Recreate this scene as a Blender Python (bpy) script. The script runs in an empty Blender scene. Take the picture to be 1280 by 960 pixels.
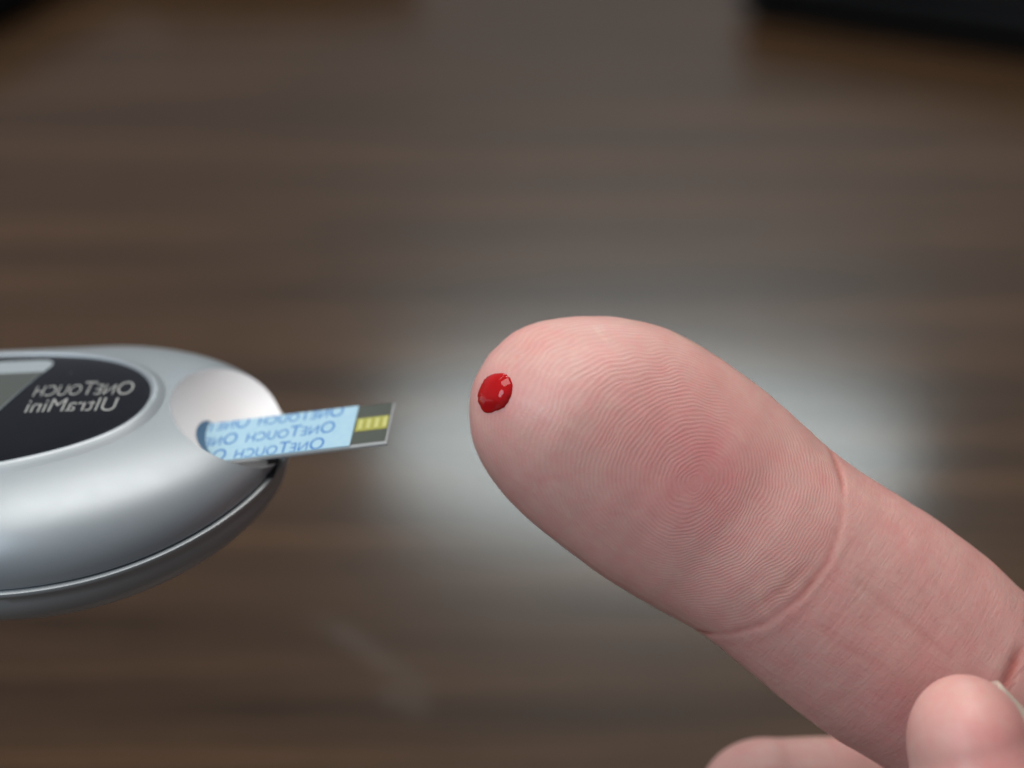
import bpy, bmesh, math, random
import numpy as np
from mathutils import Vector, Matrix, Euler
from mathutils.bvhtree import BVHTree

random.seed(4); np.random.seed(4)
S = bpy.context.scene
COL = S.collection
MM = 0.001

# ------------------------------------------------------------------ camera
PITCH = math.radians(30)
HEIGHT = 0.078                       # the held things float this far above the desk
DIST = 0.160
CEN = Vector((0, 0, HEIGHT))
A_ = Vector((1, 0, 0))                                  # image right
B_ = Vector((0, math.sin(PITCH), math.cos(PITCH)))      # image up
C_ = Vector((0, -math.cos(PITCH), math.sin(PITCH)))     # towards the photographer
VIEW = Matrix((A_, B_, C_)).transposed()                # columns a, b, c
WIDE = 79.0                          # mm across the frame in the plane of the finger
PXMM = 1280 / WIDE

cam_d = bpy.data.cameras.new('camera'); cam = bpy.data.objects.new('camera', cam_d); COL.objects.link(cam)
cam.matrix_world = Matrix.Translation(CEN + C_ * DIST) @ VIEW.to_4x4()
cam_d.sensor_width = 36; cam_d.lens = 36 * DIST * 1000 / WIDE
cam_d.clip_start = 0.005; cam_d.clip_end = 20
cam_d.dof.use_dof = True; cam_d.dof.focus_distance = DIST - 0.0055
cam_d.dof.aperture_fstop = 15.5
S.camera = cam

# ------------------------------------------------------------------ world, lamps, exposure
W = bpy.data.worlds.new('World'); S.world = W; W.use_nodes = True
bg = W.node_tree.nodes['Background']
bg.inputs[0].default_value = (0.80, 0.84, 0.92, 1); bg.inputs[1].default_value = 0.22

def area(name, loc, target, sx, sy, power, col, shape='RECTANGLE'):
    d = bpy.data.lights.new(name, 'AREA'); d.shape = shape; d.size = sx; d.size_y = sy
    d.energy = power; d.color = col
    o = bpy.data.objects.new(name, d); COL.objects.link(o); o.location = loc
    o.rotation_euler = (Vector(target) - Vector(loc)).to_track_quat('-Z', 'Y').to_euler()
    return o
# window across the room, low behind the desk: it is mirrored in the varnish behind the finger
area('window_light', (0.130, 1.56, 0.905), (0.02, 0.108, 0.0), 0.52, 0.165, 2.6, (0.85, 0.98, 1.0), 'ELLIPSE')
# ceiling lamp over the desk
area('ceiling_light', (-0.10, 0.22, 1.05), (0, 0, 0.05), 1.0, 0.55, 10.0, (1.0, 0.96, 0.90))
# added bluish fill from the photographer's upper left, no source seen there
area('side_fill_light', (-0.75, -0.45, 0.75), (0, 0, 0.07), 0.6, 0.6, 6.4, (0.80, 0.90, 1.0), 'ELLIPSE')

vs = S.view_settings; vs.view_transform = 'Standard'; vs.look = 'None'; vs.exposure = 0; vs.gamma = 1
vs.use_curve_mapping = False
S.cycles.use_denoising = True
S.cycles.max_bounces = 10

# ------------------------------------------------------------------ helpers
def pix(px, py, c=0.0):
    """pixel of the 1280 x 960 frame at c mm in front of the middle plane -> mm in the a, b, c frame"""
    k = (DIST * 1000 - c) / (DIST * 1000)
    return np.array([(px - 640) / PXMM * k, (480 - py) / PXMM * k, c])

def link(o, parent=None):
    COL.objects.link(o)
    if parent is not None: o.parent = parent
    return o
def obj(name, me, m=None, parent=None):
    if isinstance(me, bmesh.types.BMesh):
        b = me; me = bpy.data.meshes.new(name); b.to_mesh(me); b.free()
    o = bpy.data.objects.new(name, me)
    if m is not None:
        me.materials.clear(); me.materials.append(m)
    return link(o, parent)
def smooth(o):
    o.data.polygons.foreach_set('use_smooth', [True] * len(o.data.polygons)); return o
def tag(o, label, cat, group=None):
    o['label'] = label; o['category'] = cat
    if group: o['group'] = group
    return o

class NT:
    def __init__(s, name):
        s.m = bpy.data.materials.new(name); s.m.use_nodes = True; s.t = s.m.node_tree
        s.b = s.t.nodes['Principled BSDF']
    def n(s, kind, **kw):
        x = s.t.nodes.new(kind)
        for k, v in kw.items(): setattr(x, k, v)
        return x
    def set(s, **kw):
        for k, v in kw.items():
            s.b.inputs[k.replace('_', ' ')].default_value = v
        return s
    def l(s, a, b): s.t.links.new(a, b)
    def math(s, op, a, b=None, c=None):
        x = s.n('ShaderNodeMath', operation=op)
        for i, v in enumerate((a, b, c)):
            if v is None: continue
            if isinstance(v, (int, float)): x.inputs[i].default_value = v
            else: s.l(v, x.inputs[i])
        return x.outputs[0]
    def mix(s, f, a, b, blend='MIX'):
        x = s.n('ShaderNodeMix', data_type='RGBA', blend_type=blend)
        for i, v in ((0, f), (6, a), (7, b)):
            if isinstance(v, (int, float)): x.inputs[i].default_value = v
            elif isinstance(v, tuple): x.inputs[i].default_value = v if len(v) == 4 else v + (1,)
            else: s.l(v, x.inputs[i])
        return x.outputs[2]
    def ramp(s, f, stops):
        x = s.n('ShaderNodeValToRGB'); e = x.color_ramp.elements
        while len(e) < len(stops): e.new(0.5)
        for q, (p, c) in zip(e, stops):
            q.position = p; q.color = c if len(c) == 4 else tuple(c) + (1,)
        s.l(f, x.inputs[0]); return x.outputs[0]
    def noise(s, vec, scale, detail=4, rough=0.5, dist=0.0):
        x = s.n('ShaderNodeTexNoise'); x.inputs['Scale'].default_value = scale
        x.inputs['Detail'].default_value = detail; x.inputs['Roughness'].default_value = rough
        x.inputs['Distortion'].default_value = dist
        if vec is not None: s.l(vec, x.inputs['Vector'])
        return x.outputs['Fac']
    def coords(s, scale=(1, 1, 1)):
        t = s.n('ShaderNodeTexCoord'); mp = s.n('ShaderNodeMapping'); mp.inputs['Scale'].default_value = scale
        s.l(t.outputs['Object'], mp.inputs['Vector']); return mp.outputs['Vector']
    def bump(s, h, dist, strength=1.0, normal=None):
        x = s.n('ShaderNodeBump'); x.inputs['Distance'].default_value = dist; x.inputs['Strength'].default_value = strength
        s.l(h, x.inputs['Height'])
        if normal is not None: s.l(normal, x.inputs['Normal'])
        return x.outputs['Normal']

def plain(name, col, rough=0.5, metal=0.0, grain=0.0, spec=0.5, coat=0.0):
    """plain plastic/paint with fine grain and uneven gloss"""
    t = NT(name); t.set(Base_Color=col + (1,), Roughness=rough, Metallic=metal)
    t.b.inputs['Specular IOR Level'].default_value = spec; t.b.inputs['Coat Weight'].default_value = coat
    v = t.coords()
    f = t.noise(v, 900, 3)
    t.l(t.math('MULTIPLY_ADD', f, 0.16, rough - 0.08), t.b.inputs['Roughness'])
    if grain: t.l(t.bump(t.noise(v, 9000, 2), grain), t.b.inputs['Normal'])
    return t.m

# ------------------------------------------------------------------ the desk
def desk_material():
    t = NT('walnut_laminate')
    tc = t.n('ShaderNodeTexCoord').outputs['Object']
    def mapped(sc, rot=0.0):
        mp = t.n('ShaderNodeMapping'); mp.inputs['Scale'].default_value = sc
        mp.inputs['Rotation'].default_value = (0, 0, rot); t.l(tc, mp.inputs['Vector']); return mp.outputs['Vector']
    broad = t.noise(mapped((1.8, 72, 1), math.radians(1.5)), 2.0, 6, 0.68, 0.6)
    fine = t.noise(mapped((5, 210, 1), math.radians(1.0)), 2.2, 5, 0.6, 0.3)
    pores = t.noise(mapped((26, 900, 1)), 3.0, 3, 0.6)
    c1 = t.ramp(broad, [(0.30, (0.030, 0.017, 0.010)), (0.50, (0.062, 0.035, 0.019)), (0.70, (0.115, 0.061, 0.029))])
    c2 = t.ramp(fine, [(0.33, (0.45, 0.43, 0.42)), (0.62, (1, 1, 1))])
    c3 = t.ramp(pores, [(0.36, (0.55, 0.52, 0.5)), (0.5, (1, 1, 1))])
    c = t.mix(0.75, c1, c2, 'MULTIPLY'); c = t.mix(0.6, c, c3, 'MULTIPLY')
    # two pale scuffs worn into the varnish
    sx = t.n('ShaderNodeSeparateXYZ'); t.l(tc, sx.inputs[0])
    x, y = sx.outputs[0], sx.outputs[1]
    scuff = None
    for (x0, y0, x1, y1, wd) in SCUFFS:
        L = math.hypot(x1 - x0, y1 - y0); ux, uy = (x1 - x0) / L, (y1 - y0) / L
        dx = t.math('SUBTRACT', x, x0); dy = t.math('SUBTRACT', y, y0)
        al = t.math('ADD', t.math('MULTIPLY', dx, ux), t.math('MULTIPLY', dy, uy))
        ac = t.math('ABSOLUTE', t.math('SUBTRACT', t.math('MULTIPLY', dx, uy), t.math('MULTIPLY', dy, ux)))
        h = t.math('ABSOLUTE', t.math('SUBTRACT', al, L / 2))
        inside = t.math('SMOOTH_MIN', t.math('MULTIPLY_ADD', h, -1 / (0.25 * L), 2.0), 1.0, 0.1)
        core = t.math('MULTIPLY_ADD', ac, -1 / wd, 1.0)
        f = t.math('MULTIPLY', t.math('MAXIMUM', core, 0.0), t.math('MAXIMUM', inside, 0.0))
        scuff = f if scuff is None else t.math('MAXIMUM', scuff, f)
    brk = t.noise(mapped((1, 1, 1)), 160, 3)
    scuff = t.math('MULTIPLY', scuff, t.ramp(brk, [(0.3, (0.3,) * 3), (0.6, (1, 1, 1))]))
    c = t.mix(t.math('MULTIPLY', scuff, 0.14), c, (0.26, 0.24, 0.22))
    t.l(c, t.b.inputs['Base Color'])
    sm = t.noise(mapped((1, 1, 1)), 14, 4, 0.6)
    r = t.math('MULTIPLY_ADD', sm, 0.10, 0.28)
    t.l(t.math('MULTIPLY_ADD', scuff, 0.08, r), t.b.inputs['Roughness'])
    h = t.math('ADD', t.math('MULTIPLY', fine, 0.6), t.math('MULTIPLY', pores, 0.4))
    t.l(t.bump(h, 0.00001, 0.5), t.b.inputs['Normal'])
    t.b.inputs['Specular IOR Level'].default_value = 0.06
    t.b.inputs['Coat Weight'].default_value = 0.5; t.b.inputs['Coat Roughness'].default_value = 0.125
    return t.m

def desk_point(px, py, z=0.0):
    """where the ray through a pixel meets the height z"""
    o = CEN + C_ * DIST
    p = pix(px, py); w = CEN + (A_ * p[0] + B_ * p[1]) * MM
    d = w - o; k = (z - o.z) / d.z
    return o + d * k
def seg(a, b, wd):
    p, q = desk_point(*a), desk_point(*b); return (p.x, p.y, q.x, q.y, wd)
SCUFFS = [seg((385, 762), (545, 872), 0.0022), (seg((470, 862), (545, 892), 0.0026))]

bm = bmesh.new()
bmesh.ops.create_cube(bm, size=1)
bmesh.ops.scale(bm, vec=(1.5, 0.9, 0.025), verts=bm.verts)
bmesh.ops.translate(bm, vec=(0, 0.28, -0.0125), verts=bm.verts)
bmesh.ops.bevel(bm, geom=list(bm.edges), offset=0.003, segments=3, affect='EDGES')
desk = obj('desk', bm, desk_material()); desk['kind'] = 'structure'

# ------------------------------------------------------------------ dark things far back on the desk
black_fabric = plain('black_nylon', (0.006, 0.006, 0.006), 0.8, grain=0.0004, spec=0.1)
black_plastic = plain('black_plastic', (0.008, 0.008, 0.010), 0.45)
zip_metal = plain('zip_tape', (0.02, 0.02, 0.022), 0.55)
def rounded_box(sx, sy, sz, r, seg_=4):
    b = bmesh.new(); bmesh.ops.create_cube(b, size=1)
    bmesh.ops.scale(b, vec=(sx, sy, sz), verts=b.verts)
    bmesh.ops.bevel(b, geom=list(b.edges), offset=r, segments=seg_, affect='EDGES')
    bmesh.ops.translate(b, vec=(0, 0, sz / 2), verts=b.verts)
    return b
def case(name, corner, ang, sx, sy, sz, label):
    e = bpy.data.objects.new(name, None); link(e)
    u = Vector((math.cos(ang), math.sin(ang), 0)); v = Vector((-u.y, u.x, 0))
    e.location = corner + u * sx / 2 + v * sy / 2
    e.location.z = 0.0004
    e.rotation_euler.z = ang
    b = rounded_box(sx, sy, sz * 0.5, 0.003); smooth(obj('lower_half', b, black_fabric, e))
    b = rounded_box(sx, sy, sz * 0.5 - 0.003, 0.0025); bmesh.ops.translate(b, vec=(0, 0, sz * 0.5 + 0.003), verts=b.verts)
    smooth(obj('lid', b, black_fabric, e))
    b = rounded_box(sx - 0.004, sy - 0.004, 0.006, 0.0025); bmesh.ops.translate(b, vec=(0, 0, sz * 0.5 - 0.0015), verts=b.verts)
    z = smooth(obj('zip', b, zip_metal, e))
    return tag(e, label, 'case')
c0 = desk_point(915, 28); c1 = desk_point(1280, 82)
case('zip_case', c0, math.atan2((c1 - c0).y, (c1 - c0).x), 0.16, 0.13, 0.017,
     'blurred black zip case on the desk behind the finger, at the upper right')
c0 = desk_point(-20, 30); c1 = desk_point(70, -14)
e = case('zip_case', Vector((c0.x, c0.y, 0)), math.atan2((c1 - c0).y, (c1 - c0).x) + math.radians(0), 0.10, 0.08, 0.012,
     'blurred black case just showing in the top left corner')
e.location = Vector((c0.x, c0.y, 0.0004)) + Vector((-0.016, 0.042, 0))
# black pen lying across the far edge of the view
def lathe(profile, n=40):
    b = bmesh.new(); rings = []
    for x, r in profile:
        rings.append([b.verts.new((x, r * math.cos(2 * math.pi * k / n), r * math.sin(2 * math.pi * k / n))) for k in range(n)])
    for p, q in zip(rings, rings[1:]):
        for k in range(n): b.faces.new((p[k], p[(k + 1) % n], q[(k + 1) % n], q[k]))
    b.faces.new(rings[0][::-1]); b.faces.new(rings[-1])
    bmesh.ops.recalc_face_normals(b, faces=b.faces); return b
pp = desk_point(325, -16)
pen = bpy.data.objects.new('lancing_pen', None); link(pen)
pen.location = (pp.x, pp.y + 0.012, 0.0092); pen.rotation_euler.z = math.radians(3)
smooth(obj('barrel', lathe([(-0.022, 0.006), (-0.021, 0.0078), (-0.012, 0.009), (0.012, 0.009), (0.02, 0.0085), (0.021, 0.007)]), black_plastic, pen))
smooth(obj('cap', lathe([(0.0212, 0.0075), (0.022, 0.0082), (0.030, 0.0075), (0.035, 0.0055), (0.036, 0.003)]), black_plastic, pen))
smooth(obj('plunger', lathe([(-0.031, 0.003), (-0.030, 0.004), (-0.0221, 0.004)]), black_plastic, pen))
tag(pen, 'blurred black pen-shaped thing lying at the top edge of the view', 'pen')

# ------------------------------------------------------------------ the meter
MX = Vector((0.994, 0.042, 0.093)).normalized()
MY = Vector((0.06, 0.50, -0.864)); MY = (MY - MX * MY.dot(MX)).normalized()
MZ = MX.cross(MY)
TIPC = -6.0
TIP = pix(354, 579, TIPC)                      # end of the body, on its seam
MROT = Matrix((MX, MY, MZ)).transposed()       # meter -> a,b,c
def abc_matrix(rot, org):
    m = (VIEW @ rot).to_4x4(); m.translation = CEN + VIEW @ (Vector(org) * MM); return m
METER_M = abc_matrix(MROT, TIP)

R0, ZT, ZB, LEN, NN = 16.0, 6.3, 7.0, 108.0, 2.45
TIPL, TIPP, SKEW, RISE = 18.0, 1.9, 0.10, 1.0      # rounded end: length, squareness, slight skew, upturned seam
X_IN, X_OUT = -TIPL, -(LEN - R0)
def top_z(x, y):
    xe = x - SKEW * y; cx = min(max(xe, X_OUT), X_IN)
    if xe > X_IN: rho = (((xe - cx) / TIPL) ** TIPP + (abs(y) / R0) ** TIPP) ** (1 / TIPP)
    else: rho = math.hypot(xe - cx, y) / R0
    return ZT * (1 - min(rho, 0.9999) ** NN) ** (1 / NN)
def upturn(v):
    g = RISE * min(max((v.x + 14) / 14, 0), 1) ** 2
    return g * (1 - min(max((v.z - SEAM) / (ZT - SEAM), 0), 1))
def stations(nc=72, ns=60):
    st = []
    for k in range(nc + 1):
        a = -math.pi / 2 + math.pi * k / nc; e = 2 / TIPP
        dy = math.copysign(abs(math.sin(a)) ** e, math.sin(a))
        st.append((X_IN, max(math.cos(a), 0) ** e * TIPL / R0 + SKEW * dy, dy))
    for k in range(1, ns): st.append((X_IN - 4 + (X_OUT - X_IN + 4) * k / ns, 0, 1))
    for k in range(nc + 1):
        a = math.pi / 2 + math.pi * k / nc; st.append((X_OUT, math.cos(a), math.sin(a)))
    for k in range(1, ns): st.append((X_OUT + (X_IN - 4 - X_OUT) * k / ns, 0, -1))
    return st
ST = stations()
def shell(profile):
    """closed solid: profile = list of (rho mm, z mm) from the middle of the top outwards and round to the middle below"""
    b = bmesh.new(); rings = []
    for r, z in profile:
        rings.append([b.verts.new((cx + dx * r, dy * r, z)) for cx, dx, dy in ST])
    n = len(ST)
    for p, q in zip(rings, rings[1:]):
        for k in range(n):
            b.faces.new((p[k], q[k], q[(k + 1) % n], p[(k + 1) % n]))
    for v in b.verts: v.co.z += upturn(v.co)
    bmesh.ops.remove_doubles(b, verts=b.verts, dist=0.0005)
    bmesh.ops.dissolve_degenerate(b, edges=b.edges, dist=0.0002)
    bmesh.ops.recalc_face_normals(b, faces=b.faces)
    return b
SEAM = -0.35
prof = [(0, ZT)]
for k in range(1, 41):
    a = math.pi / 2 * k / 40
    s, c = math.sin(a) ** (2 / NN), max(math.cos(a), 0) ** (2 / NN)
    prof.append((R0 * s, ZT * c))
prof[-1] = (R0, 0.0)
prof += [(R0, SEAM + 0.25), (R0 - 0.12, SEAM + 0.06), (R0 - 0.4, SEAM + 0.02), (0, SEAM + 0.02)]
upper_bm = shell(prof)
prof = [(0, SEAM - 0.02), (R0 - 0.2, SEAM - 0.02), (R0 + 0.16, SEAM - 0.02), (R0 + 0.30, SEAM - 0.10), (R0 + 0.34, SEAM - 0.28), (R0 + 0.24, SEAM - 0.5), (R0 + 0.05, SEAM - 0.7)]
for k in range(1, 29):
    a = math.pi / 2 * k / 28
    c, s = math.cos(a) ** (2 / NN), math.sin(a) ** (2 / NN)
    prof.append(((R0 + 0.04) * max(c, 0), SEAM - 0.7 - (ZB - 1.4) * s))
prof[-1] = (0, prof[-1][1])
lower_bm = shell(prof)

def silver(name, col, rough):
    t = NT(name); v = t.coords()
    fl = t.n('ShaderNodeTexVoronoi'); fl.inputs['Scale'].default_value = 9.0; t.l(v, fl.inputs['Vector'])
    c = t.mix(t.math('MULTIPLY', fl.outputs['Color'], 0.12), col, tuple(x * 1.2 for x in col)); t.l(c, t.b.inputs['Base Color'])
    t.b.inputs['Metallic'].default_value = 0.42
    t.l(t.math('MULTIPLY_ADD', t.noise(v, 0.6, 3), 0.10, rough - 0.05), t.b.inputs['Roughness'])
    t.l(t.bump(t.noise(v, 5.0, 2), 0.000002), t.b.inputs['Normal'])
    t.b.inputs['Coat Weight'].default_value = 0.15; t.b.inputs['Coat Roughness'].default_value = 0.25
    return t.m
silver_up = silver('silver_paint', (0.31, 0.34, 0.36), 0.43)
silver_lo = silver('grey_silver_paint', (0.33, 0.355, 0.365), 0.48)
port_white = plain('pale_port_plastic', (0.80, 0.78, 0.78), 0.42)
slot_shade_blue = plain('slot_shade_blue', (0.06, 0.14, 0.24), 0.6)
t = NT('gloss_black_lens'); v = t.coords()
vo = t.n('ShaderNodeTexVoronoi'); vo.inputs['Scale'].default_value = 0.55; t.l(v, vo.inputs['Vector'])
speck = t.math('LESS_THAN', vo.outputs['Distance'], 0.045)
t.l(t.mix(speck, (0.006, 0.007, 0.011), (0.22, 0.22, 0.22)), t.b.inputs['Base Color'])
sm_ = t.noise(v, 0.35, 4, 0.6)
t.l(t.math('MULTIPLY_ADD', sm_, 0.22, 0.03), t.b.inputs['Roughness'])
lens_black = t.m

meter = bpy.data.objects.new('glucose_meter', None); link(meter)
meter.matrix_world = METER_M @ Matrix.Scale(MM, 4)

# scoop at the tip: cut an ellipsoid out of the upper shell
SC_C = Vector((-1.6, 2.2, 6.6)); SC_R = Vector((7.2, 8.6, 6.3)); SC_TILT = 18
def evaluated(me, mods):
    o = bpy.data.objects.new('work', me); COL.objects.link(o)
    mods(o); bpy.context.view_layer.update()
    r = bpy.data.meshes.new_from_object(o.evaluated_get(bpy.context.evaluated_depsgraph_get()))
    bpy.data.objects.remove(o); return r
cut = bmesh.new(); bmesh.ops.create_uvsphere(cut, u_segments=96, v_segments=64, radius=1)
cm = bpy.data.meshes.new('cut')
bmesh.ops.transform(cut, matrix=Matrix.Translation(SC_C) @ Matrix.Rotation(math.radians(SC_TILT), 4, 'Y') @ Matrix.Diagonal((*SC_R, 1)), verts=cut.verts)
for f in cut.faces: f.smooth = True
cut.to_mesh(cm); cut.free()
um = bpy.data.meshes.new('upper_shell')
for f in upper_bm.faces: f.smooth = True
upper_bm.to_mesh(um); upper_bm.free()
um.materials.append(silver_up); um.materials.append(port_white)
cm.materials.append(silver_up); cm.materials.append(port_white)
for p in cm.polygons: p.material_index = 1
co = bpy.data.objects.new('cutter', cm); COL.objects.link(co)
def mods(o):
    m = o.modifiers.new('b', 'BOOLEAN'); m.object = co; m.operation = 'DIFFERENCE'; m.solver = 'EXACT'
res = evaluated(um, mods); bpy.data.objects.remove(co)
def split(me, idx):
    b = bmesh.new(); b.from_mesh(me)
    bmesh.ops.delete(b, geom=[f for f in b.faces if f.material_index != idx], context='FACES')
    for f in b.faces: f.material_index = 0; f.smooth = True
    return b
b = split(res, 0)
upper = obj('upper_shell', b, silver_up, meter)
b = split(res, 1)
recess = obj('port_recess', b, port_white, upper)
for p in res.polygons: p.use_smooth = True
lower = smooth(obj('lower_shell', lower_bm, silver_lo, meter))
def wn(o):
    m = o.modifiers.new('w', 'WEIGHTED_NORMAL'); m.keep_sharp = False
def sharp_by_angle(o, deg):
    me = o.data; b = bmesh.new(); b.from_mesh(me)
    for e in b.edges:
        if len(e.link_faces) == 2 and e.calc_face_angle(0) > math.radians(deg): e.smooth = False
    b.to_mesh(me); b.free()
for o in (upper, lower): sharp_by_angle(o, 40)

# black lens, its rim, the display and the lettering
LX0, LXC, LHW, LN = -10.0, -27.0, 9.3, 2.15        # right end, widest place, half width, roundness
LXE = -64.0
def lens_outline(n=120, grow=0.0):
    pts = []
    for k in range(n):
        a = 2 * math.pi * k / n
        c, s = math.cos(a), math.sin(a)
        hx = (LX0 - LXC) if c >= 0 else (LXC - LXE)
        x = LXC + math.copysign(abs(c) ** (2 / LN), c) * (hx + grow)
        y = math.copysign(abs(s) ** (2 / LN), s) * (LHW + grow)
        pts.append((x, y))
    return pts
LENS_Y = 0.6
def surf(x, y, off=0.0):
    return Vector((x, y, top_z(x, y) + off))
def lens_mesh(off, grow, rings=14, lip=0.0):
    b = bmesh.new(); out = lens_outline(120, grow); rr = []
    for i in range(1, rings + 1):
        f = i / rings
        rr.append([b.verts.new(surf(LXC + (x - LXC) * f, LENS_Y + y * f, off - (lip if i == rings else 0))) for x, y in out])
    n = len(out)
    for p, q in zip(rr, rr[1:]):
        for k in range(n): b.faces.new((p[k], q[k], q[(k + 1) % n], p[(k + 1) % n]))
    c = b.verts.new(surf(LXC, LENS_Y, off))
    for k in range(n): b.faces.new((c, rr[0][k], rr[0][(k + 1) % n]))
    bmesh.ops.recalc_face_normals(b, faces=b.faces); return b
lens = smooth(obj('display_lens', lens_mesh(0.22, 0.0, lip=0.06), lens_black, meter))
# raised silver rim round the lens
b = bmesh.new(); rr = []
RIM = [(-0.15, 0.02), (0.0, 0.30), (0.15, 0.40), (0.32, 0.41), (0.55, 0.32), (0.85, 0.14), (1.2, -0.06)]
outs = [lens_outline(160, g) for g, h in RIM]
rr = [[b.verts.new(surf(x, LENS_Y + y, h)) for x, y in o_] for o_, (g, h) in zip(outs, RIM)]
for p, q in zip(rr, rr[1:]):
    for k in range(160): b.faces.new((p[k], q[k], q[(k + 1) % 160], p[(k + 1) % 160]))
bmesh.ops.recalc_face_normals(b, faces=b.faces)
smooth(obj('lens_rim', b, silver_up, meter))

def patch(poly, off, sub=6, name='patch'):
    """polygon in plan laid on the shell"""
    b = bmesh.new(); vs_ = [b.verts.new((x, y, 0)) for x, y in poly]; b.faces.new(vs_)
    bmesh.ops.triangulate(b, faces=b.faces)
    for _ in range(3):
        bmesh.ops.subdivide_edges(b, edges=b.edges, cuts=1, use_grid_fill=True)
    for v in b.verts: v.co = surf(v.co.x, v.co.y, off)
    bmesh.ops.recalc_face_normals(b, faces=b.faces)
    for f in b.faces:
        if f.normal.z < 0: f.normal_flip()
    return b
lcd_grey = plain('lcd_grey', (0.075, 0.082, 0.075), 0.35)
lcd_frame_lit = plain('lcd_frame_lit', (0.30, 0.34, 0.36), 0.4)  # pale colour stands in for light on the bezel's far inner wall
DISP = [(-19.7, 5.6), (-19.45, 6.4), (-19.5, 7.2), (-20.0, 7.75), (-21.0, 7.9), (-46, 7.9), (-47, 7.0), (-46, -5.5), (-44, -6.6), (-24.5, -6.6), (-23.2, -5.6)]
obj('display_frame', patch(DISP, 0.245), lcd_frame_lit, lens)
INN = [(-19.85, 5.3), (-46, 5.3), (-45.5, -5.4), (-44, -6.5), (-24.6, -6.5), (-23.3, -5.6)]
obj('display_screen', patch(INN, 0.262), lcd_grey, lens)

def text_mesh(body, size, small_caps=False, shear=0.0, weight=0.0, extrude=0.0):
    cu = bpy.data.curves.new('lettering', 'FONT'); cu.body = body; cu.size = size; cu.align_x = 'CENTER'; cu.align_y = 'CENTER'
    cu.shear = shear; cu.offset = weight; cu.resolution_u = 6; cu.extrude = extrude; cu.small_caps_scale = 0.78
    o = bpy.data.objects.new('work', cu); COL.objects.link(o)
    if small_caps:
        for i, ch in enumerate(body):
            if ch.islower(): cu.body_format[i].use_small_caps = True
    bpy.context.view_layer.update()
    me = bpy.data.meshes.new_from_object(o.evaluated_get(bpy.context.evaluated_depsgraph_get()))
    bpy.data.objects.remove(o); return me
def fit(me, w, h, cx, cy, flip=True):
    P = [v.co for v in me.vertices]
    x0, x1 = min(p.x for p in P), max(p.x for p in P); y0, y1 = min(p.y for p in P), max(p.y for p in P)
    for v in me.vertices:
        u = (v.co.x - (x0 + x1) / 2) / (x1 - x0); t = (v.co.y - (y0 + y1) / 2) / (y1 - y0)
        v.co.x = cx - u * w if flip else cx + u * w; v.co.y = cy + t * h
    return me
print_silver = plain('silver_print', (0.30, 0.30, 0.285), 0.45)
for body, caps, w, h, cx, cy in (('OneTouch', True, 8.0, 2.2, -15.6, 2.1), ('UltraMini', False, 7.2, 2.0, -16.0, -0.5)):
    me = fit(text_mesh(body, 3, caps, weight=-0.012), w, h, cx, cy)
    b = bmesh.new(); b.from_mesh(me)
    bmesh.ops.triangulate(b, faces=b.faces)
    for v in b.verts: v.co = surf(v.co.x, v.co.y, 0.24)
    obj('lettering', b, print_silver, lens)
ZS = 2.6                                     # strip plane
# mouth the strip goes into: shade and blue reflection painted on the scoop wall
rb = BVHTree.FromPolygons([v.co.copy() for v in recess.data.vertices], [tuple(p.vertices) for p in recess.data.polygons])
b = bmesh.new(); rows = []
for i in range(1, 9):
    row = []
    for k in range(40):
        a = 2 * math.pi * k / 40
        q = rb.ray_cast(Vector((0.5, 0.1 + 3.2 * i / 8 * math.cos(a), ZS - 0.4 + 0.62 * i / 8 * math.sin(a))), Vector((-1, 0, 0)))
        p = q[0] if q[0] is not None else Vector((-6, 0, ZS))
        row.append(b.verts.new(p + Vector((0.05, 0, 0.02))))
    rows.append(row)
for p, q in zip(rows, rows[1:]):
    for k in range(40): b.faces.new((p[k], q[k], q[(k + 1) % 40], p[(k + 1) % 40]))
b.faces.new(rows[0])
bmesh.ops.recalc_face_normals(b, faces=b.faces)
smooth(obj('slot_shade', b, slot_shade_blue, upper))
# gap under the port where the shells part
b = rounded_box(0.9, 3.0, 0.3, 0.1, 2); bmesh.ops.translate(b, vec=(-0.60, -1.6, SEAM + RISE - 0.12), verts=b.verts)
obj('seam_gap', b, plain('seam_black', (0.012, 0.012, 0.013), 0.6), lower)
tag(meter, 'silver blood glucose meter with black oval display window, held in from the left edge', 'glucose meter')

# ------------------------------------------------------------------ the test strip
strip = bpy.data.objects.new('test_strip', None); link(strip)
strip.matrix_world = METER_M @ Matrix.Translation(Vector((0, 0, ZS)) * MM) @ Matrix.Rotation(math.radians(-5), 4, 'Y') @ Matrix.Scale(MM, 4)
XT = 9.15; HW = 3.05; XW = 6.2                # strip end, half width, end of the printed sheet
def slab(x0, x1, y0, y1, z0, z1, slant=0.0):
    b = bmesh.new(); bmesh.ops.create_cube(b, size=1)
    for v in b.verts:
        v.co = Vector((x0 if v.co.x < 0 else x1, y0 if v.co.y < 0 else y1, z0 if v.co.z < 0 else z1))
        if v.co.x == x1: v.co.x += slant * v.co.y
    bmesh.ops.bevel(b, geom=list(b.edges), offset=0.03, segments=1, affect='EDGES'); return b
t = NT('clear_strip_plastic'); t.set(Base_Color=(0.62, 0.64, 0.64, 1), Roughness=0.18, IOR=1.5); t.b.inputs['Transmission Weight'].default_value = 0.55
clear = t.m
t = NT('pale_blue_print'); v = t.coords()
f = t.noise(v, 1.6, 4)
t.l(t.mix(f, (0.30, 0.50, 0.62), (0.42, 0.59, 0.68)), t.b.inputs['Base Color']); t.b.inputs['Roughness'].default_value = 0.4
pale_blue = t.m
blue_ink = plain('blue_ink', (0.02, 0.15, 0.44), 0.45)
dark_film = plain('dark_carbon_film', (0.075, 0.082, 0.068), 0.3)
yellow = plain('yellow_reagent', (0.33, 0.32, 0.06), 0.5)
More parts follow.
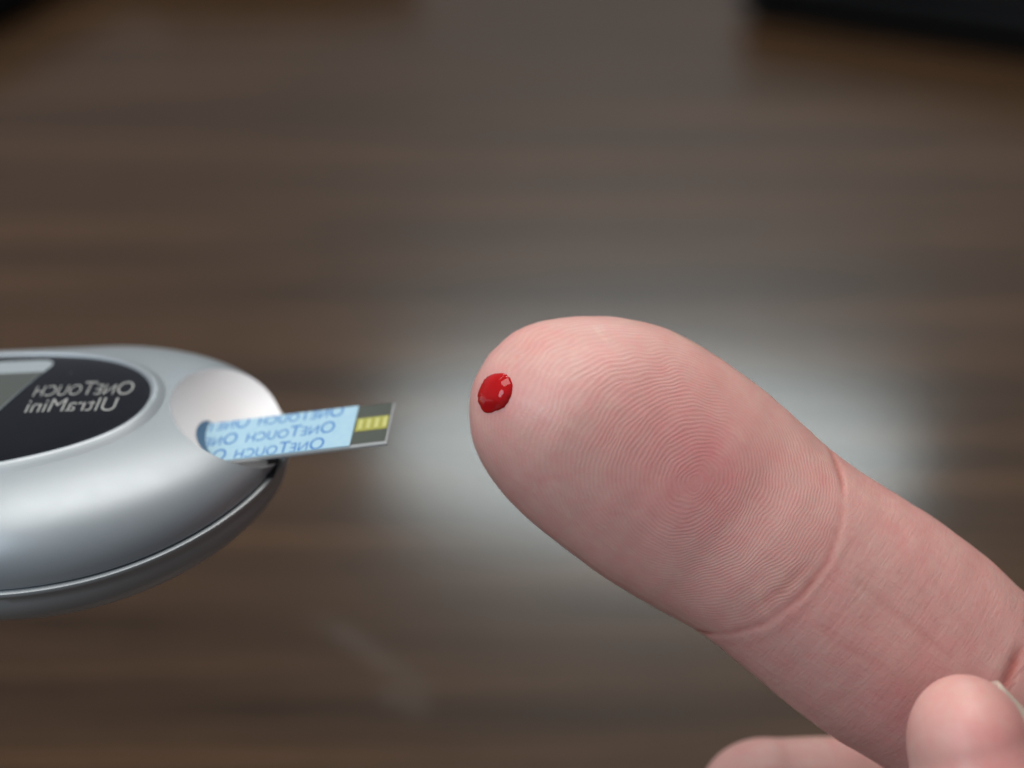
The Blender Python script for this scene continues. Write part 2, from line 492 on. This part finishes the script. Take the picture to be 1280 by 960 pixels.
yellow_pale = plain('pale_yellow_reagent', (0.50, 0.49, 0.17), 0.5)
obj('substrate', slab(-9, XT, -HW - 0.12, HW, -0.22, 0.0), clear, strip)
cover = obj('printed_cover', slab(-9, XW, -HW, HW, 0.004, 0.14, 0.05), pale_blue, strip)
obj('sensor_film', slab(XW - 0.1 , XT - 0.18, -HW + 0.30, HW - 0.02, 0.003, 0.05), dark_film, strip)
band = obj('reagent_band', slab(XW + 0.12, XT - 0.22, -0.95, 1.05, 0.052, 0.09), yellow, strip)
for k in range(4):
    x = XW + 0.32 + k * 0.66
    obj('reagent_pad', slab(x, x + 0.34, -0.7, 0.8, 0.092, 0.11), yellow_pale, band)
def strip_text(cx, cy, w):
    me = fit(text_mesh('OneTouch', 2, True, weight=0.0), w, 1.75, cx, cy)
    b = bmesh.new(); b.from_mesh(me); bmesh.ops.triangulate(b, faces=b.faces)
    for co_, no_ in (((0, HW - 0.06, 0), (0, 1, 0)), ((0, -HW + 0.06, 0), (0, -1, 0)), ((XW - 0.35, 0, 0), (1, 0, 0)), ((-8.5, 0, 0), (-1, 0, 0))):
        bmesh.ops.bisect_plane(b, geom=list(b.verts) + list(b.edges) + list(b.faces), plane_co=co_, plane_no=no_, clear_outer=True)
    for v in b.verts: v.co.z = 0.146
    obj('lettering', b, blue_ink, cover)
for cx, cy, w in ((1.5, 2.55, 7.0), (-6.3, 2.55, 7.0), (1.0, 0.15, 7.2), (-6.9, 0.15, 7.0), (0.45, -2.2, 7.2), (-7.4, -2.2, 7.0)):
    strip_text(cx, cy, w)
tag(strip, 'pale blue printed test strip with a dark yellow-banded tip, plugged into the meter', 'test strip')

# ------------------------------------------------------------------ the hand
TOP = [(587, 515), (589, 492), (597, 468), (612, 443), (635, 421), (662, 406), (700, 397), (745, 394), (790, 399), (830, 409), (865, 426),
       (900, 448), (950, 485), (1000, 530), (1032, 560), (1068, 586), (1110, 611), (1160, 640), (1205, 671), (1245, 703), (1280, 738)]
BOT = [(587, 515), (589, 540), (597, 568), (612, 594), (635, 623), (665, 653), (700, 682), (750, 720), (800, 750), (845, 774), (872, 788),
       (900, 808), (940, 842), (990, 884), (1040, 922), (1090, 952), (1140, 985), (1200, 1028)]
UX = np.array([0.80, 0.60]); UX /= np.linalg.norm(UX); VX = np.array([UX[1], -UX[0]])   # along the finger, across it (up in the picture)
ORG = np.array([587.0, 515.0])
def st(p): q = np.array(p) - ORG; return np.array([q @ UX, q @ VX])
T = np.array([st(p) for p in TOP]); Bt = np.array([st(p) for p in BOT])
# nose of the finger: smallest s
allp = np.vstack([Bt[::-1], T[1:]])
i0 = int(np.argmin(allp[:, 0])); s0 = allp[i0, 0] - 1.5; t0 = allp[i0, 1]
lo, hi = allp[:i0 + 1][::-1], allp[i0:]
# carry the outline on past the frame
ext = 3
lo = np.vstack([lo, lo[-1] + np.array([[160, 6], [400, 14]])]); hi = np.vstack([hi, hi[-1] + np.array([[160, -2], [400, 4]])])
SMAX = 820.0
NS = 150
ss = s0 + (SMAX - s0) * np.concatenate([(1 - np.cos(np.linspace(0, math.pi / 2, 60))) * 0.22, 0.22 + 0.78 * np.linspace(0, 1, NS - 59)[1:]])
def edge(E):
    s = np.concatenate([[s0], E[:, 0]]); t = np.concatenate([[t0], E[:, 1]])
    s, k = np.unique(s, return_index=True); t = t[k]
    # root-like nose: interpolate in sqrt(s) so the cap is round
    return np.interp(np.sqrt(ss - s0), np.sqrt(s - s0), t)
th, tl = edge(hi), edge(lo)
def sm(a, n):
    k = np.ones(n) / n; p = np.pad(a, n // 2, mode='edge'); return np.convolve(p, k, 'valid')[:len(a)]
th2, tl2 = sm(th, 5), sm(tl, 5); th2[:4], tl2[:4] = th[:4], tl[:4]
cen = (th2 + tl2) / 2; half = np.maximum((th2 - tl2) / 2, 0.0); half[0] = 0
# a,b,c in mm
def fing_centre(i):
    p = ORG + ss[i] * UX + cen[i] * VX
    c = 0.0 - 0.000010 * max(ss[i] - 300, 0) ** 2
    return pix(p[0], p[1], c)
AX = np.array([UX[0], -UX[1], 0]); AC = np.array([VX[0], -VX[1], 0]); AD = np.array([0, 0, 1.0])

def ring_mesh(b, rings, close=True):
    vs_ = [[b.verts.new(p) for p in r] for r in rings]; n = len(rings[0])
    for p, q in zip(vs_, vs_[1:]):
        for k in range(n): b.faces.new((p[k], p[(k + 1) % n], q[(k + 1) % n], q[k]))
    b.faces.new(vs_[0][::-1]); b.faces.new(vs_[-1])
bm = bmesh.new()
rings = []; NR = 72
L_PX = ss - s0
for i in range(len(ss)):
    c0 = fing_centre(i); h = max(half[i], 0.4) / PXMM
    smm = L_PX[i] / PXMM
    # thickness front and back: pad bulges towards the lens, nail side flatter; nose rounds over a longer way
    nose = min(1, smm / 9.0); nose = math.sqrt(max(1e-4, 1 - (1 - nose) ** 2))
    pad = 1 + 0.10 * math.exp(-((smm - 12) / 7.5) ** 2) - 0.03 * math.exp(-((smm - 22.5) / 2.2) ** 2)
    front = min(h * 1.05, 7.6 * nose) * pad; back = min(h * 1.0, 6.6 * nose)
    r = []
    for k in range(NR):
        a = 2 * math.pi * k / NR; ca, sa = math.cos(a), math.sin(a)
        e = 2 / 2.12
        u = math.copysign(abs(ca) ** e, ca) * h; w = math.copysign(abs(sa) ** e, sa) * (front if sa > 0 else back)
        r.append(c0 + AC * u + AD * w)
    rings.append(r)
ring_mesh(bm, rings)
IDX_END = fing_centre(len(ss) - 1)

def tube(b, pts, n=32, cap=1.15):
    """tapered chain with round ends: pts = (a, b, c, r_side, r_depth) in mm"""
    P = np.array([p[:3] for p in pts], float); R = np.array([p[3:5] for p in pts], float)
    # smooth spline
    d = np.concatenate([[0], np.cumsum(np.linalg.norm(np.diff(P, axis=0), axis=1))])
    u = np.linspace(0, d[-1], max(24, int(d[-1] / 0.8)))
    def cr(Y):
        out = np.zeros((len(u), Y.shape[1])); m = np.zeros_like(Y)
        for i in range(len(Y)):
            a, c = max(i - 1, 0), min(i + 1, len(Y) - 1); m[i] = (Y[c] - Y[a]) / max(d[c] - d[a], 1e-6)
        for j, x in enumerate(u):
            i = min(np.searchsorted(d, x, 'right') - 1, len(Y) - 2); hh = d[i + 1] - d[i]; t_ = (x - d[i]) / hh
            out[j] = (2*t_**3-3*t_**2+1)*Y[i] + (t_**3-2*t_**2+t_)*hh*m[i] + (-2*t_**3+3*t_**2)*Y[i+1] + (t_**3-t_**2)*hh*m[i+1]
        return out
    Q, RR = cr(P), cr(R)
    rings = []
    tan = np.gradient(Q, axis=0); tan /= np.linalg.norm(tan, axis=1)[:, None]
    def frame(i):
        t_ = tan[i]; side = np.cross(np.array([0, 0, 1.0]), t_); side /= np.linalg.norm(side); dep = np.cross(t_, side); return t_, side, dep
    def ring(i, f, sh):
        t_, side, dep = frame(i)
        return [Q[i] + t_ * sh + (side * math.cos(2*math.pi*k/n) * RR[i][0] + dep * math.sin(2*math.pi*k/n) * RR[i][1]) * f for k in range(n)]
    for k in range(12):
        a = math.pi / 2 * k / 12; rings.append(ring(0, max(math.sin(a), 0.03), -math.cos(a) * RR[0][0] * cap))
    for i in range(len(Q)): rings.append(ring(i, 1, 0))
    for k in range(1, 13):
        a = math.pi / 2 * k / 12; rings.append(ring(-1, max(math.cos(a), 0.03), math.sin(a) * RR[-1].min()))
    ring_mesh(b, rings)
def jp(px, py, c, r1, r2=None): return (*pix(px, py, c), r1, r2 or r1)
WRIST = (2350, 1720, -14)
# thumb (seen from its side), with the ball of the thumb
tube(bm, [jp(1212, 936, 13.0, 4.35, 5.6), jp(1226, 985, 13.2, 4.9, 6.3), jp(1262, 1060, 13.5, 5.8, 7.0), jp(1330, 1190, 13, 6.8, 7.2), jp(1480, 1370, 10, 8.5, 8), jp(1750, 1560, 2, 13, 11), jp(2050, 1680, -6, 15, 12)], cap=1.22)
# middle finger, bent behind the first one
tube(bm, [jp(962, 1000, -14, 5.2, 5.2), jp(1050, 1014, -15, 6.2, 6.0), jp(1220, 1062, -18, 7.0, 6.8), jp(1420, 1100, -22, 8.2, 8.0), jp(1620, 1160, -19, 8.6, 8.4), jp(1860, 1290, -12, 10, 9.5)])
tube(bm, [jp(1130, 1190, -18, 5.4), jp(1250, 1215, -20, 6.6), jp(1430, 1250, -23, 7.6), jp(1640, 1320, -20, 8.2), jp(1850, 1420, -13, 9.5)])
tube(bm, [jp(1330, 1390, -17, 4.8), jp(1450, 1400, -19, 5.8), jp(1620, 1440, -20, 6.6), jp(1860, 1540, -14, 8.5)])
# first finger's base and the palm
ie = IDX_END
tube(bm, [(*(ie - AX * 6), 8.6, 7.4), (*(ie + AX * 8), 8.8, 7.8), jp(1560, 1090, -7, 9.2, 8.4), jp(1830, 1240, -8, 11, 10), jp(*WRIST, 15, 12)])
for (x, y, c) in ((1880, 1330, -10), (1870, 1440, -11), (1890, 1550, -11)):
    tube(bm, [jp(x, y, c, 10.5, 10), jp((x + WRIST[0]) / 2, (y + WRIST[1]) / 2, c, 13, 11.5), jp(*WRIST, 15, 12)])
tube(bm, [jp(*WRIST, 17, 12.5), jp(2550, 1840, -16, 18, 13.5), jp(2780, 1980, -18, 20, 15)])
bmesh.ops.recalc_face_normals(bm, faces=bm.faces)
hm = bpy.data.meshes.new('hand_rough'); bm.to_mesh(hm); bm.free()
def mods(o):
    m = o.modifiers.new('r', 'REMESH'); m.mode = 'VOXEL'; m.voxel_size = 0.34; m.use_smooth_shade = True
    m = o.modifiers.new('s', 'SMOOTH'); m.factor = 0.5; m.iterations = 4
hand_me = evaluated(hm, mods); hand_me.name = 'hand'
nv = len(hand_me.vertices)
P = np.zeros(nv * 3, np.float32); hand_me.vertices.foreach_get('co', P); P = P.reshape(-1, 3).astype(float)
Nn = np.zeros(nv * 3, np.float32); hand_me.vertices.foreach_get('normal', Nn); Nn = Nn.reshape(-1, 3).astype(float)
# back to pixel-like plan coordinates of the first finger, in mm
O3 = pix(*ORG)
rel = P - O3
s_mm = rel @ AX - s0 / PXMM; t_mm = rel @ AC; c_mm = P[:, 2]
smid = (ss - s0) / PXMM
tc = np.interp(s_mm, smid, cen / PXMM); hh = np.interp(s_mm, smid, np.maximum(half, 6) / PXMM)
is_index = (np.abs(t_mm - tc) < hh + 0.8) & (np.abs(c_mm) < 9.4) & (s_mm < 46) & (s_mm > -1)
is_index &= ~((c_mm < -11))
theta = np.arctan2((t_mm - tc) / np.maximum(hh, 2), np.maximum(c_mm, -20) / 7.4)
t_arc = hh * theta                                       # distance round the finger from the middle of the pad
# ---- whorl centre at pixel (866, 598)
wc = st((866, 598)); ws = (wc[0] - s0) / PXMM
wt = np.interp(ws, s_mm[:1] * 0 + ws, [0])[0] if False else 0.0
wtc = (wc[1] / PXMM - np.interp(ws, smid, cen / PXMM)); whh = np.interp(ws, smid, half / PXMM); wt = whh * math.asin(max(-1, min(1, wtc / whh)))
def fbm(x, y, seed):
    r = np.random.RandomState(seed); o = 0
    for k in range(10):
        f = 0.12 * 1.45 ** k; a = r.uniform(0, 2 * math.pi); ph = r.uniform(0, 6.28)
        o = o + np.sin((x * math.cos(a) + y * math.sin(a)) * f * 2 + ph) / 1.35 ** k
    return o
ds = s_mm - ws; dt = t_arc - wt
ds_w = ds + 0.33 * fbm(s_mm, t_arc, 2); dt_w = dt + 0.33 * fbm(s_mm, t_arc, 3)
stretch = 1.02 + 0.23 * np.tanh(ds_w / 3.0)
rw = np.sqrt((ds_w * stretch) ** 2 + dt_w ** 2)
ang = np.arctan2(dt_w, ds_w * stretch)
spiral = rw / 0.47 * 2 * math.pi + ang * 1.0
# towards the joint the ridges straighten out across the finger
cre_s = 23.6
phase = spiral
cl = np.array([st(p) for p in [(872, 790), (905, 783), (945, 766), (985, 733), (1016, 692), (1034, 645), (1040, 600), (1034, 562)]])
cl = cl[np.argsort(cl[:, 1])]; scre = np.interp(t_mm, cl[:, 1] / PXMM, (cl[:, 0] - s0) / PXMM)
ridge = np.clip(1 - np.clip((s_mm - scre + 0.7) / 0.6, 0, 1), 0, 1) * np.clip((c_mm + 1.5) / 4.0, 0, 1)
ridge = np.where(is_index, ridge, 0)
# uneven strength of the ridges
ridge = ridge * np.clip(0.76 + 0.16 * fbm(s_mm * 1.3, t_arc * 1.3, 5), 0.5, 1.0)
ridge = ridge * (0.45 + 0.55 * np.clip(np.hypot(ds, dt) / 1.6 - 0.15, 0, 1))
# ---- joint creases
CRE = [np.array([st(p) for p in [(872, 790), (905, 783), (945, 766), (985, 733), (1016, 692), (1034, 645), (1040, 600), (1034, 562)]]),
       np.array([st(p) for p in [(930, 800), (985, 757), (1030, 700), (1052, 655)]]),
       np.array([st(p) for p in [(1205, 905), (1236, 838), (1262, 790), (1290, 745)]]),
       np.array([st(p) for p in [(1240, 915), (1262, 850), (1285, 800), (1312, 760)]]),
       np.array([st(p) for p in [(1052, 716), (1085, 742), (1120, 770), (1165, 806)]]),
       np.array([st(p) for p in [(1008, 770), (1050, 796), (1100, 832)]]),
       np.array([st(p) for p in [(985, 700), (960, 726), (925, 748)]]),
       np.array([st(p) for p in [(1098, 668), (1122, 705), (1150, 772)]]),
       np.array([st(p) for p in [(1010, 772), (1030, 790), (1100, 826), (1120, 842)]]),
       np.array([st(p) for p in [(1022, 655), (1000, 690), (955, 735), (920, 760)]]),
       np.array([st(p) for p in [(1130, 690), (1165, 742), (1200, 790)]])]
CW = [(0.23, 0.085), (0.28, 0.018), (0.45, 0.14), (0.4, 0.10), (0.24, 0.030), (0.22, 0.022), (0.25, 0.03), (0.24, 0.016), (0.22, 0.018), (0.3, 0.02), (0.25, 0.014)]
def dist_poly(pts):
    q = np.stack([s_mm, t_mm], 1); o = np.array([s0, 0]); D = np.full(nv, 99.0)
    a = (pts - o) / PXMM
    # densify
    for p0, p1 in zip(a, a[1:]):
        d = p1 - p0; L = d @ d; u = np.clip(((q - p0) @ d) / L, 0, 1)
        D = np.minimum(D, np.linalg.norm(q - p0 - u[:, None] * d, axis=1))
    return D
disp = np.zeros(nv); red = np.zeros(nv)
front = is_index & (c_mm > 0.3)
for pts, (w_, dep) in zip(CRE, CW):
    D = dist_poly(pts)
    g = np.exp(-(D / w_) ** 2) * np.clip(0.85 + 0.3 * fbm(s_mm * 2.5, t_arc * 2.5, 31), 0.25, 1.3); disp -= np.where(front, g * dep, 0)
    disp += np.where(front, 0.06 * dep * np.exp(-((D - 2.6 * w_) / (1.4 * w_)) ** 2), 0)
    red += np.where(front, g * min(1.0, dep * 9.0) * 0.8, 0)
# soft unevenness of the flesh
disp += np.where(is_index, 0.05 * fbm(s_mm * 0.9, t_arc * 0.9, 21), 0)
P2 = P + Nn * disp[:, None]
hand_me.vertices.foreach_set('co', P2.astype(np.float32).ravel())
# redder blood-filled middle of the pad, tip of thumb
pad = np.where(is_index, 0.85 * np.exp(-((ds + 0.5) / 4.8) ** 2 - ((dt - 0.6) / 4.4) ** 2) + 0.32 * np.exp(-((ds + 7) / 3.5) ** 2 - ((dt - 2.5) / 3.5) ** 2), 0)
pth = pix(1248, 935, 15)
pad += 0.75 * np.exp(-(np.linalg.norm((P - pth) * np.array([1, 1, .5]), axis=1) / 3.6) ** 2)
pthe = pix(1130, 905, 7)
pad += 0.45 * np.exp(-(np.linalg.norm(P - pthe, axis=1) / 3.0) ** 2) * is_index
pdr = pix(623, 495, 3)
pad += 0.5 * np.exp(-((np.linalg.norm((P - pdr)[:, :2], axis=1) / 2.0) ** 4)) * is_index
mid = np.where(is_index, np.clip((s_mm - 24) / 3, 0, 1) * 0.12, 0)
for nm, arr in (('whorl_x', ds_w * stretch), ('whorl_y', dt_w), ('ridge', ridge), ('crease', np.clip(red, 0, 1)), ('blush', np.clip(pad + mid, 0, 1)),
                ('along', s_mm), ('across', t_arc), ('segment', np.where(is_index, np.clip((s_mm - scre) / 0.5, 0, 1), 0))):
    at = hand_me.attributes.new(nm, 'FLOAT', 'POINT'); at.data.foreach_set('value', np.asarray(arr, np.float32))

def skin_material():
    t = NT('skin'); v = t.coords()
    def at(n): x = t.n('ShaderNodeAttribute'); x.attribute_name = n; return x.outputs['Fac']
    big = t.noise(v, 0.16, 3, 0.55); mott = t.noise(v, 0.9, 4, 0.6); fine = t.noise(v, 5.0, 3, 0.6)
    c = t.ramp(big, [(0.30, (0.67, 0.385, 0.335)), (0.70, (0.75, 0.455, 0.40))])
    c = t.mix(t.ramp(mott, [(0.42, (0,) * 3), (0.70, (0.6,) * 3)]), c, (0.74, 0.36, 0.33))
    patch_ = t.noise(v, 0.33, 4, 0.6, 0.5)
    c = t.mix(t.ramp(patch_, [(0.48, (0,) * 3), (0.72, (0.5,) * 3)]), c, (0.72, 0.32, 0.29))
    c = t.mix(t.ramp(patch_, [(0.28, (0.45,) * 3), (0.42, (0,) * 3)]), c, (0.76, 0.53, 0.43))
    c = t.mix(t.math('MULTIPLY', t.math('MULTIPLY', at('blush'), t.math('MULTIPLY_ADD', mott, 0.9, 0.45)), 0.85), c, (0.70, 0.25, 0.25))
    c = t.mix(at('crease'), c, (0.52, 0.18, 0.15))
    wx, wy = at('whorl_x'), at('whorl_y')
    def dist(cx_, cy_):
        a, d = t.math('SUBTRACT', wx, cx_), t.math('SUBTRACT', wy, cy_)
        return t.math('SQRT', t.math('ADD', t.math('MULTIPLY', a, a), t.math('MULTIPLY', d, d)))
    rad = t.math('MULTIPLY', t.math('ADD', dist(-0.38, 0.15), dist(0.38, -0.15)), 0.5)
    ph = t.math('MULTIPLY_ADD', rad, 2 * math.pi / 0.30, t.math('ARCTAN2', t.math('SUBTRACT', wy, -0.15), t.math('SUBTRACT', wx, 0.38)))
    rnd = random.Random(11)
    for q in range(34):                                    # ridge endings and forks
        a, d = rnd.uniform(0, 6.28), rnd.uniform(0.9, 9.5)
        f = t.math('ARCTAN2', t.math('SUBTRACT', wy, d * math.sin(a)), t.math('SUBTRACT', wx, d * math.cos(a)))
        ph = t.math('MULTIPLY_ADD', f, 1.0 if q % 2 else -1.0, ph)
    brk = t.noise(v, 2.2, 3, 0.6)
    ph = t.math('ADD', t.math('SINE', ph), t.math('MULTIPLY_ADD', brk, 1.4, -0.7))
    ph = t.math('MULTIPLY', ph, t.math('MULTIPLY_ADD', t.noise(v, 0.8, 3, 0.6), 1.6, 0.1))
    rd = t.math('MULTIPLY', ph, at('ridge'))
    # ridges are paler than the furrows between them
    k = t.math('MULTIPLY_ADD', rd, 0.055, 0.5)
    c = t.mix(0.8, c, t.ramp(k, [(0.25, (0.72, 0.62, 0.60)), (0.75, (1.0, 1.0, 1.0))]), 'MULTIPLY')
    t.l(c, t.b.inputs['Base Color'])
    t.b.inputs['Subsurface Weight'].default_value = 0.35
    t.b.inputs['Subsurface Radius'].default_value = (1.0, 0.35, 0.2)
    t.b.inputs['Subsurface Scale'].default_value = 0.0013
    t.l(t.math('MULTIPLY_ADD', mott, 0.22, 0.32), t.b.inputs['Roughness'])
    t.b.inputs['Specular IOR Level'].default_value = 0.4
    # fine cross-hatched skin lines on the rest of the finger
    cx = t.n('ShaderNodeCombineXYZ'); t.l(t.math('MULTIPLY', at('along'), 1.9), cx.inputs[0]); t.l(t.math('MULTIPLY', at('across'), 0.30), cx.inputs[1])
    lines = t.noise(cx.outputs[0], 1.6, 4, 0.6, 0.4)
    cy = t.n('ShaderNodeCombineXYZ'); t.l(t.math('MULTIPLY', at('along'), 0.24), cy.inputs[0]); t.l(t.math('MULTIPLY', at('across'), 1.5), cy.inputs[1])
    lines2 = t.noise(cy.outputs[0], 1.6, 4, 0.6, 0.6)
    hs = t.math('MULTIPLY', t.math('ADD', lines, lines2), at('segment'))
    h = t.math('MULTIPLY_ADD', rd, 0.0085, t.math('MULTIPLY', fine, 0.022))
    h = t.math('MULTIPLY_ADD', hs, 0.05, h)
    t.l(t.bump(h, 0.00085, 1.0), t.b.inputs['Normal'])
    return t.m
skin = skin_material()
hand = obj('hand', hand_me, skin)
smooth(hand)
hand.matrix_world = abc_matrix(Matrix.Identity(3), (0, 0, 0)) @ Matrix.Scale(MM, 4)
tag(hand, 'pale hand holding out one finger, pad towards the viewer, thumb tip and bent finger below', 'hand')

# nails
t = NT('nail'); v = t.coords(); t.set(Base_Color=(0.66, 0.50, 0.44, 1), Roughness=0.28)
t.l(t.mix(t.noise(v, 0.5, 3), (0.50, 0.40, 0.32), (0.60, 0.50, 0.42)), t.b.inputs['Base Color']); t.b.inputs['Subsurface Weight'].default_value = 0.2; t.b.inputs['Subsurface Scale'].default_value = 0.0008
nail_m = t.m
def nail(centre, along, across, out, length, width, bend, thick=0.45):
    """curved plate: along = towards the free edge, out = away from the flesh"""
    b = bmesh.new(); n, m = 14, 12; top, bot = [], []
    along, across, out = [Vector(x).normalized() for x in (along, across, out)]
    for i in range(n + 1):
        u = i / n - 0.5; rt, rb = [], []
        for j in range(m + 1):
            w_ = j / m - 0.5
            wd = width * (1 - 0.22 * (2 * abs(u)) ** 3)
            z = -bend * (2 * w_) ** 2 - 0.5 * u * u
            p = Vector(centre) + along * (u * length + 0.8 * (0.25 - w_ * w_)) + across * (w_ * wd) + out * z
            rt.append(b.verts.new(p + out * thick / 2)); rb.append(b.verts.new(p - out * thick / 2))
        top.append(rt); bot.append(rb)
    for i in range(n):
        for j in range(m):
            b.faces.new((top[i][j], top[i][j + 1], top[i + 1][j + 1], top[i + 1][j]))
            b.faces.new((bot[i][j], bot[i + 1][j], bot[i + 1][j + 1], bot[i][j + 1]))
        b.faces.new((top[i][0], top[i + 1][0], bot[i + 1][0], bot[i][0])); b.faces.new((top[i][m], bot[i][m], bot[i + 1][m], top[i + 1][m]))
    for j in range(m):
        b.faces.new((top[0][j], bot[0][j], bot[0][j + 1], top[0][j + 1])); b.faces.new((top[n][j], top[n][j + 1], bot[n][j + 1], bot[n][j]))
    bmesh.ops.recalc_face_normals(b, faces=b.faces)
    return smooth(obj('fingernail', b, nail_m, hand))
# on the far side of the first finger
ic = fing_centre(60)
nail(fing_centre(int(np.argmin(np.abs(ss - s0 - 7.6 * PXMM)))) + np.array([0, 0, -5.9]), -AX + np.array([0, 0, 0.12]), AC, (-0.1, 0.06, -1), 10.5, 10, 2.6)
# thumb: seen edge-on at the right of the frame
nail(pix(1301, 918, 12), (-0.62, 0.72, 0.0), (0.1, 0.1, 1), (0.74, 0.66, 0.05), 9.5, 8.0, 1.7, 0.5)

# ------------------------------------------------------------------ the drop of blood
hb = BVHTree.FromPolygons([Vector(p) for p in P2], [tuple(p.vertices) for p in hand_me.polygons]) 
def on_skin(px, py):
    o = Vector((0, 0, DIST * 1000)); q = Vector(pix(px, py)); d = (q - o).normalized()
    return hb.ray_cast(o, d)[:2]
OUT = [(642, 483), (641, 492), (637, 501), (631, 510), (620, 515), (606, 518), (601, 511), (598, 503), (597, 495), (600, 485), (606, 475), (612, 469), (620, 466), (628, 465.5), (635, 468), (640, 475)]
OUT = np.array(OUT, float); cc = np.array([620.0, 491.0])
m = 64; k = np.linspace(0, len(OUT), m, endpoint=False)
ol = np.stack([np.interp(k, np.arange(len(OUT) + 1), np.append(OUT[:, d], OUT[0, d])) for d in (0, 1)], 1)
for _ in range(3): ol = (ol + np.roll(ol, 1, 0) + np.roll(ol, -1, 0)) / 3
ol += np.random.normal(0, 0.35, ol.shape)
b = bmesh.new(); rr = []; NRG = 16
cp, cn = on_skin(*cc)
smp = []
for i in range(1, 7):
    for j in range(0, m, 4):
        q, nrm = on_skin(*(cc + (ol[j] - cc) * i / 6))
        if q is not None: smp.append(q)
smp = np.array([tuple(q) for q in smp])
def basis(x, y): x = x - cp.x; y = y - cp.y; return np.stack([np.ones_like(x), x, y, x * x, x * y, y * y], -1)
coef = np.linalg.lstsq(basis(smp[:, 0], smp[:, 1]), smp[:, 2], rcond=None)[0]
def quad(q): return Vector((q.x, q.y, float(basis(np.array(q.x), np.array(q.y)) @ coef)))
def bulge(p, f):
    d = 0.60 * max(0.0, 1 - f ** 2.4) ** 0.62
    d *= 1 + 0.05 * math.sin(p[0] * 0.16 + p[1] * 0.10)
    return d * (1 - 0.40 / (1 + math.exp(-(p[1] - 508) / 2.5)))          # the lower end slumps into a thinner tail
for i in range(1, NRG + 1):
    f = (i / NRG) ** 0.8; row = []
    for j in range(m):
        p = cc + (ol[j] - cc) * f
        q = on_skin(*p)[0] or cp
        row.append(b.verts.new(quad(q) + cn * (bulge(p, f) - (0.10 if i == NRG else 0.0))))
    rr.append(row)
c = b.verts.new(quad(cp) + cn * bulge(cc, 0))
for j in range(m): b.faces.new((c, rr[0][j], rr[0][(j + 1) % m]))
for p, q in zip(rr, rr[1:]):
    for j in range(m): b.faces.new((p[j], q[j], q[(j + 1) % m], p[(j + 1) % m]))
bmesh.ops.recalc_face_normals(b, faces=b.faces)
t = NT('blood'); v = t.coords(); t.set(Roughness=0.06, IOR=1.36)
f = t.noise(v, 0.7, 3)
t.l(t.mix(f, (0.34, 0.004, 0.006), (0.52, 0.011, 0.012)), t.b.inputs['Base Color'])
t.b.inputs['Subsurface Weight'].default_value = 0.15; t.b.inputs['Subsurface Scale'].default_value = 0.0004
drop = smooth(obj('blood_drop', b, t.m)); drop.matrix_world = hand.matrix_world.copy()
tag(drop, 'glossy red drop of blood on the fingertip', 'blood drop')
